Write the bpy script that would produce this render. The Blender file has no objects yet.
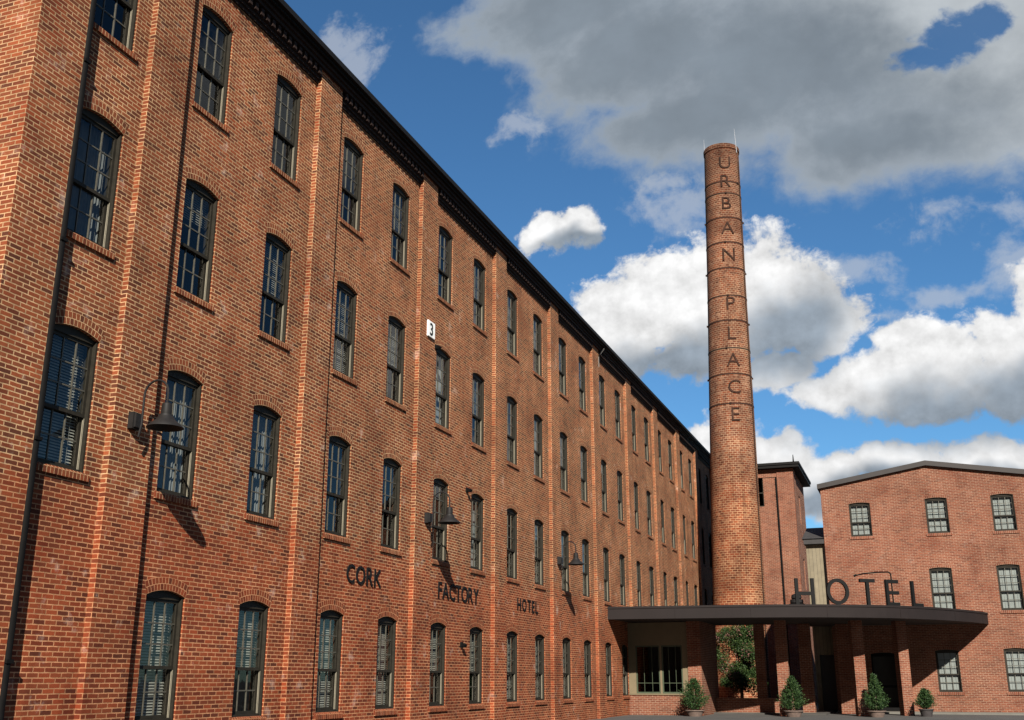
import bpy, bmesh, math, random
from mathutils import Vector, Matrix
random.seed(7)
S = bpy.context.scene
COL = S.collection

# ------------------------------------------------------------------ camera
EYE = 1.40
YAW, PITCH = 0.3531, 0.2907
cy, sy, cp, sp = math.cos(YAW), math.sin(YAW), math.cos(PITCH), math.sin(PITCH)
Fv = Vector((-sy * cp, cy * cp, sp)); Rv = Vector((cy, sy, 0)); Uv = Rv.cross(Fv)
cam = bpy.data.cameras.new('camera'); co = bpy.data.objects.new('camera', cam); COL.objects.link(co)
m = Matrix((Rv, Uv, -Fv)).transposed().to_4x4(); m.translation = Vector((11.4, 0, EYE))
co.matrix_world = m
cam.sensor_width = 36; cam.lens = 1066.98 / 1024 * 36; cam.clip_start = 0.1; cam.clip_end = 3000
S.camera = co

# ------------------------------------------------------------------ light
SUN = Vector((-0.35, 0.765, -0.525)).normalized()          # direction the light travels
sl = bpy.data.lights.new('sun', 'SUN'); sl.energy = 5.0; sl.angle = math.radians(0.5); sl.color = (1, .93, .82)
so = bpy.data.objects.new('sun', sl); COL.objects.link(so)
so.rotation_euler = SUN.to_track_quat('-Z', 'Y').to_euler(); so.location = (30, -40, 60)
SUN_EL = math.asin(-SUN.z); SUN_AZ = math.atan2(-SUN.x, -SUN.y)   # azimuth from +Y, clockwise
vs = S.view_settings
vs.view_transform = 'Standard'; vs.look = 'None'; vs.gamma = 1; vs.use_curve_mapping = False
vs.exposure = 1.0


class NT:
    """small node-tree helper"""
    def __init__(s, tree): s.t = tree
    def n(s, typ, **kw):
        nd = s.t.nodes.new(typ)
        for k, v in kw.items():
            if k.startswith('i_'):
                nd.inputs[int(k[2:]) if k[2:].isdigit() else k[2:].replace('_', ' ')].default_value = v
            else: setattr(nd, k, v)
        return nd
    def l(s, a, b): s.t.links.new(a, b)
    def put(s, v, inp):
        if isinstance(v, bpy.types.NodeSocket): s.l(v, inp)
        else: inp.default_value = v
    def math(s, op, a, b=0.0, c=None, clamp=False):
        nd = s.t.nodes.new('ShaderNodeMath'); nd.operation = op; nd.use_clamp = clamp
        s.put(a, nd.inputs[0]); s.put(b, nd.inputs[1])
        if c is not None: s.put(c, nd.inputs[2])
        return nd.outputs[0]
    def vmath(s, op, a, b=(0, 0, 0)):
        nd = s.t.nodes.new('ShaderNodeVectorMath'); nd.operation = op
        s.put(a, nd.inputs[0]); s.put(b, nd.inputs[1])
        return nd.outputs['Value'] if op in ('LENGTH', 'DOT_PRODUCT') else nd.outputs[0]
    def mix(s, f, a, b, blend='MIX'):
        nd = s.t.nodes.new('ShaderNodeMix'); nd.data_type = 'RGBA'; nd.blend_type = blend
        s.put(f, nd.inputs[0]); s.put(a, nd.inputs[6]); s.put(b, nd.inputs[7])
        return nd.outputs[2]
    def ramp(s, f, stops, interp='LINEAR'):
        nd = s.t.nodes.new('ShaderNodeValToRGB'); nd.color_ramp.interpolation = interp
        e = nd.color_ramp.elements
        while len(e) < len(stops): e.new(0.5)
        for k, (p, c) in zip(e, stops):
            k.position = p; k.color = (*c, 1) if len(c) == 3 else c
        s.put(f, nd.inputs[0]); return nd.outputs[0]
    def smooth(s, v, a, b, lo=0., hi=1.):
        nd = s.t.nodes.new('ShaderNodeMapRange'); nd.interpolation_type = 'SMOOTHSTEP'
        s.put(v, nd.inputs[0]); s.put(a, nd.inputs[1]); s.put(b, nd.inputs[2]); s.put(lo, nd.inputs[3]); s.put(hi, nd.inputs[4])
        return nd.outputs[0]
    def noise(s, vec, scale, detail=4, rough=.55, dist=0., dim='3D'):
        nd = s.t.nodes.new('ShaderNodeTexNoise'); nd.noise_dimensions = dim
        if vec is not None: s.l(vec, nd.inputs['Vector'])
        nd.inputs['Scale'].default_value = scale; nd.inputs['Detail'].default_value = detail
        nd.inputs['Roughness'].default_value = rough; nd.inputs['Distortion'].default_value = dist
        return nd.outputs['Fac']


# ------------------------------------------------------------------ sky
W = bpy.data.worlds.new('World'); S.world = W; W.use_nodes = True
for nd in list(W.node_tree.nodes): W.node_tree.nodes.remove(nd)
T = NT(W.node_tree)
out = T.n('ShaderNodeOutputWorld'); bg = T.n('ShaderNodeBackground'); T.l(bg.outputs[0], out.inputs[0])
sky = T.n('ShaderNodeTexSky', sky_type='NISHITA', sun_disc=False, sun_elevation=SUN_EL, sun_rotation=SUN_AZ,
          air_density=1.0, dust_density=0.0, ozone_density=3.0, altitude=200)
SKY_STRENGTH = 0.05
tc = T.n('ShaderNodeTexCoord'); sep = T.n('ShaderNodeSeparateXYZ'); T.l(tc.outputs['Generated'], sep.inputs[0])
# cloud layer lives in world directions: (x/|y|, z/|y|) ahead and behind
ya = T.math('MAXIMUM', T.math('ABSOLUTE', sep.outputs[1]), .12)
cu = T.math('DIVIDE', sep.outputs[0], ya); cv = T.math('DIVIDE', sep.outputs[2], ya)
cmb = T.n('ShaderNodeCombineXYZ'); T.l(cu, cmb.inputs[0]); T.l(cv, cmb.inputs[1])
back = T.math('MULTIPLY', T.math('LESS_THAN', sep.outputs[1], 0.0), 7.3); T.l(back, cmb.inputs[2])
P0 = cmb.outputs[0]
nzv = T.n('ShaderNodeTexNoise'); T.l(P0, nzv.inputs['Vector']); nzv.inputs['Scale'].default_value = 13; nzv.inputs['Detail'].default_value = 3
warp = T.vmath('SCALE', T.vmath('SUBTRACT', nzv.outputs['Color'], (.5, .5, .5)))
warp.node.inputs['Scale'].default_value = .06
Pw = T.vmath('ADD', P0, warp)


def blobs(P, lst):
    """max of soft ellipses: 1 at the centre, 0 on the outline, negative outside"""
    acc = None
    for (u, v, ru, rv) in lst:
        d = T.vmath('MULTIPLY', T.vmath('SUBTRACT', P, (u, v, 0)), (1 / ru, 1 / rv, .5))
        val = T.math('SUBTRACT', 1.0, T.vmath('LENGTH', d))
        acc = val if acc is None else T.math('SMOOTH_MAX', acc, val, .12)
    return acc


CUM = [  # bright cumulus heaps
    (-.330, .462, .034, .034), (-.300, .456, .034, .026),
    (-.262, .345, .05, .05), (-.215, .36, .06, .062), (-.165, .365, .06, .055), (-.105, .372, .055, .058), (-.28, .325, .035, .028), (-.07, .345, .05, .04), (-.245, .31, .06, .028), (-.19, .305, .06, .03), (-.045, .32, .045, .035), (-.10, .33, .06, .03), (-.095, .285, .035, .022),
    (.045, .268, .065, .045), (.10, .285, .05, .05), (-.015, .262, .05, .03), (.15, .31, .05, .06), (.03, .242, .07, .022), (.11, .25, .07, .03), (.02, .296, .05, .016),
    (-.165, .215, .055, .040), (-.11, .195, .06, .034), (-.07, .180, .06, .030), (-.05, .262, .045, .024), (.0, .178, .07, .028), (.07, .185, .07, .028), (.14, .185, .07, .028), (-.12, .165, .10, .028),
    (-.35, .15, .14, .035), (-.55, .16, .15, .05), (.32, .2, .16, .05), (.5, .33, .2, .07)]
BIG = [  # the wide grey deck overhead
    (-.02, .62, .30, .155), (.14, .56, .24, .125), (-.22, .66, .15, .10), (-.16, .56, .13, .07), (.03, .50, .16, .055), (-.30, .73, .16, .07), (.5, .7, .4, .16)]
WISP = [(.07, .408, .06, .022), (-.18, .46, .06, .035), (-.63, .74, .09, .045), (-.575, .70, .05, .04), (.12, .37, .05, .02), (-.02, .37, .05, .02), (-.36, .585, .04, .02), (.05, .34, .05, .018), (-.01, .315, .03, .012), (.10, .345, .05, .02), (-.19, .49, .05, .02), (-.60, .66, .05, .03), (.11, .41, .04, .02)]
HOLE = [(.062, .580, .026, .020), (.080, .596, .026, .020), (.115, .612, .026, .018)]
n1 = T.noise(P0, 9, 8, .58); n2 = T.noise(P0, 26, 6, .6); n3 = T.noise(P0, 4.5, 5, .55); n4 = T.noise(Pw, 60, 5, .65)
nA = T.math('SUBTRACT', n1, .5); nB = T.math('SUBTRACT', n2, .5); nC = T.math('SUBTRACT', n3, .5)
rag = T.math('ADD', T.math('ADD', T.math('MULTIPLY', nA, 1.7), T.math('MULTIPLY', nB, 1.05)), T.math('MULTIPLY', T.math('SUBTRACT', n4, .5), .6))
fc = T.math('ADD', blobs(Pw, CUM), rag)
fb = T.math('ADD', T.math('ADD', blobs(Pw, BIG), T.math('MULTIPLY', rag, .42)), .03)
hole = T.math('ADD', blobs(Pw, HOLE), T.math('MULTIPLY', rag, 1.7))
fw = T.math('ADD', blobs(Pw, WISP), T.math('MULTIPLY', rag, 1.8))
dc = T.smooth(fc, -.02, .30); db = T.math('MULTIPLY', T.smooth(fb, -.12, .40), T.smooth(hole, -.35, .45, 1., .06)); dw = T.math('MULTIPLY', T.smooth(fw, .0, .9), .55)
# scattered fair-weather clouds everywhere else (behind the camera, at the sides)
side = T.smooth(T.math('ABSOLUTE', T.math('ADD', cu, .26)), .62, 1.25)
side = T.math('MAXIMUM', side, T.math('LESS_THAN', sep.outputs[1], 0.))
ng = T.noise(tc.outputs['Generated'], 3.2, 7, .6)
dg = T.math('MULTIPLY', T.smooth(ng, .60, .70), side)
low_b = T.smooth(T.math('ADD', sep.outputs[2], T.math('MULTIPLY', T.math('SUBTRACT', ng, .5), .5)), .52, .38)
fill_cut_bank = T.math('MULTIPLY', low_b, T.smooth(sep.outputs[1], .05, -.12))  # added dark cloud bank, unseen behind the camera, to cut sky fill
# grey undersides: lower part of each heap, broken by noise
CG = [(-.075, .325, .05, .04), (-.205, .298, .11, .028), (-.085, .318, .05, .045), (-.25, .288, .09, .02), (.03, .226, .11, .030), (.13, .236, .09, .036), (.0, .165, .1, .012), (-.30, .440, .045, .012), (.1, .165, .12, .016), (-.06, .158, .08, .018)]
gc = T.math('ADD', blobs(Pw, CG), T.math('ADD', T.math('MULTIPLY', nA, 1.5), T.math('MULTIPLY', nB, .35)))
gfac = T.smooth(gc, -.55, .60)
ccol = T.mix(gfac, (1.0, 1.0, 1.0, 1), (.33, .39, .46, 1))
Ps = T.vmath('ADD', P0, (.006, .011, 0))
nl = T.math('ADD', T.math('MULTIPLY', T.math('SUBTRACT', n2, T.noise(Ps, 26, 6, .6)), .40), T.math('MULTIPLY', T.math('SUBTRACT', n1, T.noise(Ps, 9, 8, .58)), 1.5))
bill = T.math('ADD', 1.0, T.math('ADD', T.math('MULTIPLY', nA, .3), nl))
rim = T.smooth(fc, .0, .7, .90, 1.03)
ccol = T.mix(1.0, ccol, T.math('MULTIPLY', bill, rim), 'MULTIPLY')
# the deck is grey where it is thick and lighter toward its ragged edge and the right side
bthick = T.smooth(T.math('ADD', fb, T.math('MULTIPLY', nC, .9)), .05, .75)
bl = T.smooth(T.math('ADD', T.math('ADD', cu, T.math('MULTIPLY', cv, .8)), T.math('MULTIPLY', nA, .35)), .42, .66)
bcol = T.mix(bthick, (.44, .50, .57, 1), (.255, .305, .36, 1))
bcol = T.mix(T.math('MULTIPLY', bl, .75), bcol, (.62, .66, .69, 1))
bcol = T.mix(1.0, bcol, T.math('ADD', 1.0, T.math('ADD', T.math('MULTIPLY', nA, .5), T.math('MULTIPLY', nC, .35))), 'MULTIPLY')
skyc = T.mix(1.0, sky.outputs[0], (.56, .92, 1.12, 1), 'MULTIPLY')
CL = 1.0 / SKY_STRENGTH * 0.44
def bright(c, k=CL): return T.vmath('MULTIPLY', c, (k, k, k))
c0 = T.mix(dw, skyc, bright((.62, .66, .72)))
c0 = T.mix(dg, c0, bright((.5, .54, .6)))
c0 = T.mix(fill_cut_bank, c0, bright((.115, .13, .15)))
c0 = T.mix(db, c0, bright(bcol))
c0 = T.mix(dc, c0, bright(ccol))
T.l(c0, bg.inputs[0]); bg.inputs[1].default_value = SKY_STRENGTH
W.cycles.sampling_method = 'MANUAL'; W.cycles.sample_map_resolution = 512

# ------------------------------------------------------------------ materials
MATS = {}


def new_mat(name):
    mt = bpy.data.materials.new(name); mt.use_nodes = True
    t = NT(mt.node_tree); b = mt.node_tree.nodes['Principled BSDF']
    MATS[name] = mt
    return mt, t, b


def brick_mat(name, palette, mortar, bw=.218, bh=.0708, ms=.0088, stain=.35, low=None, bump=.5, tint=None, white=.06, soot=False):
    mt, t, b = new_mat(name)
    uv = t.n('ShaderNodeUVMap').outputs[0]
    geo = t.n('ShaderNodeNewGeometry').outputs['Position']
    # slightly wavy coursing
    wob = t.n('ShaderNodeTexNoise'); t.l(uv, wob.inputs['Vector']); wob.inputs['Scale'].default_value = 5.; wob.inputs['Detail'].default_value = 4
    w = t.vmath('SCALE', t.vmath('SUBTRACT', wob.outputs['Color'], (.5, .5, .5))); w.node.inputs['Scale'].default_value = .012
    wo2 = t.n('ShaderNodeTexNoise'); t.l(uv, wo2.inputs['Vector']); wo2.inputs['Scale'].default_value = 38.; wo2.inputs['Detail'].default_value = 2
    w2 = t.vmath('SCALE', t.vmath('SUBTRACT', wo2.outputs['Color'], (.5, .5, .5))); w2.node.inputs['Scale'].default_value = .010
    vec = t.vmath('ADD', t.vmath('ADD', uv, w), w2)
    br = t.n('ShaderNodeTexBrick', offset=.5, offset_frequency=2)
    t.l(vec, br.inputs['Vector'])
    for k, v in (('Scale', 1.), ('Mortar Size', ms), ('Mortar Smooth', .25), ('Bias', 0.), ('Brick Width', bw), ('Row Height', bh)):
        br.inputs[k].default_value = v
    br.inputs['Color1'].default_value = (0, 0, 0, 1); br.inputs['Color2'].default_value = (1, 1, 1, 1); br.inputs['Mortar'].default_value = (.5, .5, .5, 1)
    n = len(palette)
    col = t.ramp(br.outputs['Color'], [(i / (n - 1), c) for i, c in enumerate(palette)])
    pat = t.smooth(t.noise(geo, .9, 2, .4), .60, .625)      # patches of replaced brick
    col = t.mix(t.math('MULTIPLY', pat, .7), col, t.mix(1., col, (.80, .66, .62, 1), 'MULTIPLY'))
    big = t.noise(geo, .55, 5, .6); mid = t.noise(geo, 2.6, 6, .65); fine = t.noise(uv, 34, 4, 1.0)
    col = t.mix(1., col, t.ramp(fine, [(.25, (.72, .72, .72)), (.75, (1.25, 1.25, 1.25))]), 'MULTIPLY')
    mort = t.mix(t.smooth(t.math('ADD', t.math('MULTIPLY', t.noise(uv, 9, 4, .6), .5), t.math('MULTIPLY', t.noise(geo, .9, 5, .65), .6)), .35, .75), mortar, tuple(c * .42 for c in mortar[:3]) + (1,))
    # some stretches of wall are browner, some redder; rain runs down in faint vertical streaks
    mp_ = t.n('ShaderNodeMapping'); mp_.inputs['Scale'].default_value = (1.6, 1.6, .16); t.l(geo, mp_.inputs[0])
    run = t.noise(mp_.outputs[0], 1.6, 6, .7)
    col = t.mix(t.smooth(t.noise(geo, .35, 4, .6), .40, .62), col, t.mix(1., col, (.88, .92, .92, 1), 'MULTIPLY'))
    if low:   # the lower storey was repointed: redder brick below a ragged line
        z = t.n('ShaderNodeSeparateXYZ'); t.l(geo, z.inputs[0])
        zz = t.math('ADD', z.outputs[2], t.math('MULTIPLY', t.math('SUBTRACT', mid, .5), 3.2))
        lf = t.smooth(zz, 3.7, 4.5, 1., 0.)
        col = t.mix(t.math('MULTIPLY', lf, .75), col, t.mix(1., col, low, 'MULTIPLY'))
        mort = t.mix(t.math('MULTIPLY', lf, .9), mort, t.mix(1., mort, low, 'MULTIPLY'))
    c = t.mix(t.smooth(br.outputs['Fac'], .1, .9), col, mort)
    c = t.mix(stain, c, t.mix(1., c, t.ramp(big, [(.3, (.45, .43, .42)), (.55, (1, 1, 1)), (.75, (1.25, 1.2, 1.1))]), 'MULTIPLY'))
    c = t.mix(stain, c, t.mix(1., c, t.ramp(run, [(.30, (.52, .50, .50)), (.52, (1, 1, 1)), (.75, (1.18, 1.15, 1.08))]), 'MULTIPLY'))
    wf = t.smooth(t.math('ADD', mid, t.math('MULTIPLY', big, .35)), .76, .92)
    c = t.mix(t.math('MULTIPLY', wf, white), c, (.62, .5, .42, 1))
    df = t.smooth(mid, .36, .24)
    c = t.mix(t.math('MULTIPLY', df, .45), c, t.mix(1., c, (.35, .33, .33, 1), 'MULTIPLY'))
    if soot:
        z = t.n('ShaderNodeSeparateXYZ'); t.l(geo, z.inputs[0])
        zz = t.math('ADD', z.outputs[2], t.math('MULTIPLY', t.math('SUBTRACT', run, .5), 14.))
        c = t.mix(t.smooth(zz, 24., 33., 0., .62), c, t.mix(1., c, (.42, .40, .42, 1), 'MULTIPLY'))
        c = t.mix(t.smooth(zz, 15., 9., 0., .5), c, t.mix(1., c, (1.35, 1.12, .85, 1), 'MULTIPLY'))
    if tint: c = t.mix(1., c, tint, 'MULTIPLY')
    t.l(c, b.inputs['Base Color']); b.inputs['Roughness'].default_value = .92
    b.inputs['Specular IOR Level'].default_value = .15
    bp = t.n('ShaderNodeBump'); bp.inputs['Strength'].default_value = bump; bp.inputs['Distance'].default_value = .008
    h = t.math('ADD', t.math('MULTIPLY', br.outputs['Fac'], -1.), t.math('ADD', t.math('MULTIPLY', fine, .5), t.math('MULTIPLY', br.outputs['Color'], .35)))
    t.l(h, bp.inputs['Height']); t.l(bp.outputs[0], b.inputs['Normal'])
    return mt


PAL = [(.105, .028, .014), (.185, .045, .019), (.245, .062, .024), (.220, .063, .026), (.160, .046, .021), (.080, .026, .015)]
MORT = (.55, .35, .19, 1)
brick_mat('mill_brick', PAL, MORT, low=(.98, .72, .66, 1), white=.30, stain=.48)
brick_mat('rowlock_brick', [tuple(x * .85 for x in c) for c in PAL], MORT, bw=.0745, bh=.105, ms=.0065, low=(.98, .72, .66, 1), stain=.2)
PALF = [(.112, .036, .022), (.162, .050, .029), (.190, .064, .036), (.162, .056, .033), (.125, .042, .026)]
brick_mat('plain_brick', PALF, (.35, .235, .165, 1), stain=.25)
brick_mat('plain_rowlock', PALF, (.35, .235, .165, 1), bw=.0745, bh=.21, stain=.2)
PALC = [(.085, .028, .016), (.140, .042, .021), (.180, .056, .027), (.150, .054, .030), (.115, .040, .024), (.23, .11, .065)]
brick_mat('chimney_brick', PALC, (.44, .30, .19, 1), bw=.27, bh=.122, ms=.012, stain=.85, soot=True)


def plain(name, col, rough=.6, metal=0., var=.25, scale=6., bump=0., spec=.4):
    mt, t, b = new_mat(name)
    g = t.n('ShaderNodeTexCoord').outputs['Object']
    n = t.noise(g, scale, 5, .65)
    c = t.mix(1., (*col, 1), t.ramp(n, [(.25, (1 - var,) * 3), (.75, (1 + var,) * 3)]), 'MULTIPLY')
    t.l(c, b.inputs['Base Color']); b.inputs['Metallic'].default_value = metal
    t.l(t.math('ADD', rough - .08, t.math('MULTIPLY', n, .16)), b.inputs['Roughness'])
    b.inputs['Specular IOR Level'].default_value = spec
    if bump:
        bp = t.n('ShaderNodeBump'); bp.inputs['Strength'].default_value = bump; bp.inputs['Distance'].default_value = .01
        t.l(t.noise(g, scale * 6, 4, .6), bp.inputs['Height']); t.l(bp.outputs[0], b.inputs['Normal'])
    return mt


plain('window_paint', (.017, .0145, .010), .65, var=.35, scale=9, spec=.2)
plain('muntin_paint', (.065, .060, .046), .5, var=.3, scale=9)
plain('jamb_liner', (.22, .20, .15), .5, var=.15)
plain('blind_slat', (.27, .262, .225), .6, var=.1)
plain('roller_blind', (.27, .28, .265), .7, var=.2, scale=1.5)
plain('curtain', (.13, .135, .13), .9, var=.3, scale=3)
plain('black_metal', (.0045, .0042, .0042), .75, .0, var=.3, spec=.1)
plain('lamp_metal', (.012, .011, .011), .6, .0, var=.3, spec=.2)
plain('letter_black', (.006, .006, .006), .7, var=.2, spec=.15)
plain('gutter_black', (.006, .0055, .0055), .7, var=.4, spec=.15)
plain('cornice_shaded', (.020, .012, .010), .8, var=.4, spec=.15)  # cornice colour darkened to deepen the shade under the eaves
plain('dark_roof', (.030, .028, .028), .8, var=.35, scale=3)
plain('trim_brown', (.022, .018, .017), .6, var=.3, scale=2)
plain('fascia_brown', (.014, .0105, .0103), .7, .0, var=.2, scale=.7, spec=.15)
plain('soffit', (.028, .022, .020), .8, var=.2, scale=1)
plain('beige_panel', (.135, .105, .060), .7, var=.12, scale=2)
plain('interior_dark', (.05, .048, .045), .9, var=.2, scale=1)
plain('white_enamel', (.80, .80, .78), .45, var=.05)
plain('galvanised', (.17, .165, .155), .6, var=.2)
plain('rod_metal', (.60, .60, .60), .35, .6, var=.1)
plain('band_steel', (.030, .016, .011), .8, .0, var=.4, spec=.15)
plain('letter_dark', (.034, .017, .012), .85, var=.7, scale=2.5, spec=.1)
plain('pot_clay', (.12, .085, .07), .85, var=.3, scale=9, bump=.3)
plain('pot_dark', (.035, .03, .03), .7, var=.3, scale=9)
plain('bark', (.14, .10, .075), .9, var=.4, scale=14, bump=.6)
plain('concrete', (.12, .115, .10), .9, var=.2, scale=1.5, bump=.2)
plain('dark_paving', (.05, .047, .043), .9, var=.25, scale=2, bump=.2)
plain('green_frame', (.045, .06, .035), .5, var=.2)
plain('soil', (.035, .025, .018), .95, var=.4, scale=30)

# wood siding: vertical boards
mt, t, b = new_mat('siding')
g = t.n('ShaderNodeUVMap').outputs[0]
wv = t.n('ShaderNodeTexBrick', offset=0.); t.l(g, wv.inputs['Vector'])
for k, v in (('Scale', 1.), ('Mortar Size', .008), ('Brick Width', .16), ('Row Height', 30.)): wv.inputs[k].default_value = v
wv.inputs['Color1'].default_value = (.15, .125, .08, 1); wv.inputs['Color2'].default_value = (.18, .152, .10, 1); wv.inputs['Mortar'].default_value = (.08, .065, .045, 1)
c = t.mix(1., wv.outputs[0], t.ramp(t.noise(g, 3, 5, .6), [(.3, (.8, .8, .8)), (.7, (1.1, 1.1, 1.1))]), 'MULTIPLY')
t.l(c, b.inputs['Base Color']); b.inputs['Roughness'].default_value = .8

# asphalt
mt, t, b = new_mat('asphalt')
g = t.n('ShaderNodeTexCoord').outputs['Object']
c = t.ramp(t.noise(g, .8, 7, .7), [(.3, (.038, .036, .034)), (.7, (.062, .059, .056))])
c = t.mix(1., c, t.ramp(t.noise(g, 60, 3, .7), [(.3, (.75, .75, .75)), (.7, (1.25, 1.25, 1.25))]), 'MULTIPLY')
t.l(c, b.inputs['Base Color']); b.inputs['Roughness'].default_value = .92
bp = t.n('ShaderNodeBump'); bp.inputs['Strength'].default_value = .4; bp.inputs['Distance'].default_value = .01
t.l(t.noise(g, 70, 3, .7), bp.inputs['Height']); t.l(bp.outputs[0], b.inputs['Normal'])

# glass: clear sheet with a slightly wavy reflection
mt, t, b = new_mat('glass')
mt.node_tree.nodes.remove(b)
o = [n for n in mt.node_tree.nodes if n.type == 'OUTPUT_MATERIAL'][0]
tr = t.n('ShaderNodeBsdfTransparent'); tr.inputs[0].default_value = (.80, .83, .83, 1)
gl = t.n('ShaderNodeBsdfGlossy'); gl.inputs['Roughness'].default_value = .02; gl.inputs['Color'].default_value = (1, 1, 1, 1)
gg = t.n('ShaderNodeNewGeometry')
ca = t.math('SUBTRACT', 1.0, t.math('ABSOLUTE', t.vmath('DOT_PRODUCT', gg.outputs['Normal'], gg.outputs['Incoming'])), clamp=True)
fr = t.math('ADD', .042, t.math('MULTIPLY', .62, t.math('POWER', ca, 4.6)), clamp=True)
bp = t.n('ShaderNodeBump'); bp.inputs['Strength'].default_value = .12; bp.inputs['Distance'].default_value = .02
t.l(t.noise(t.n('ShaderNodeTexCoord').outputs['Object'], 2.2, 2, .5), bp.inputs['Height'])
t.l(bp.outputs[0], gl.inputs['Normal'])
mx = t.n('ShaderNodeMixShader'); t.l(fr, mx.inputs[0]); t.l(tr.outputs[0], mx.inputs[1]); t.l(gl.outputs[0], mx.inputs[2])
t.l(mx.outputs[0], o.inputs[0])


def leaf_mat(name, c1, c2, c3):
    mt, t, b = new_mat(name)
    gi = t.n('ShaderNodeNewGeometry')
    r = gi.outputs['Random Per Island']
    c = t.ramp(r, [(0, c1), (.55, c2), (1, c3)])
    t.l(c, b.inputs['Base Color']); b.inputs['Roughness'].default_value = .6
    b.inputs['Specular IOR Level'].default_value = .25
    o = [n for n in mt.node_tree.nodes if n.type == 'OUTPUT_MATERIAL'][0]
    tl = t.n('ShaderNodeBsdfTranslucent'); t.l(c, tl.inputs[0])
    mx = t.n('ShaderNodeMixShader'); mx.inputs[0].default_value = .25
    t.l(b.outputs[0], mx.inputs[1]); t.l(tl.outputs[0], mx.inputs[2]); t.l(mx.outputs[0], o.inputs[0])


leaf_mat('conifer_leaf', (.014, .034, .011), (.026, .058, .017), (.06, .105, .03))
leaf_mat('tree_leaf', (.013, .030, .008), (.026, .054, .013), (.06, .09, .024))
leaf_mat('blossom', (.12, .05, .045), (.20, .09, .08), (.09, .06, .035))


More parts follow.
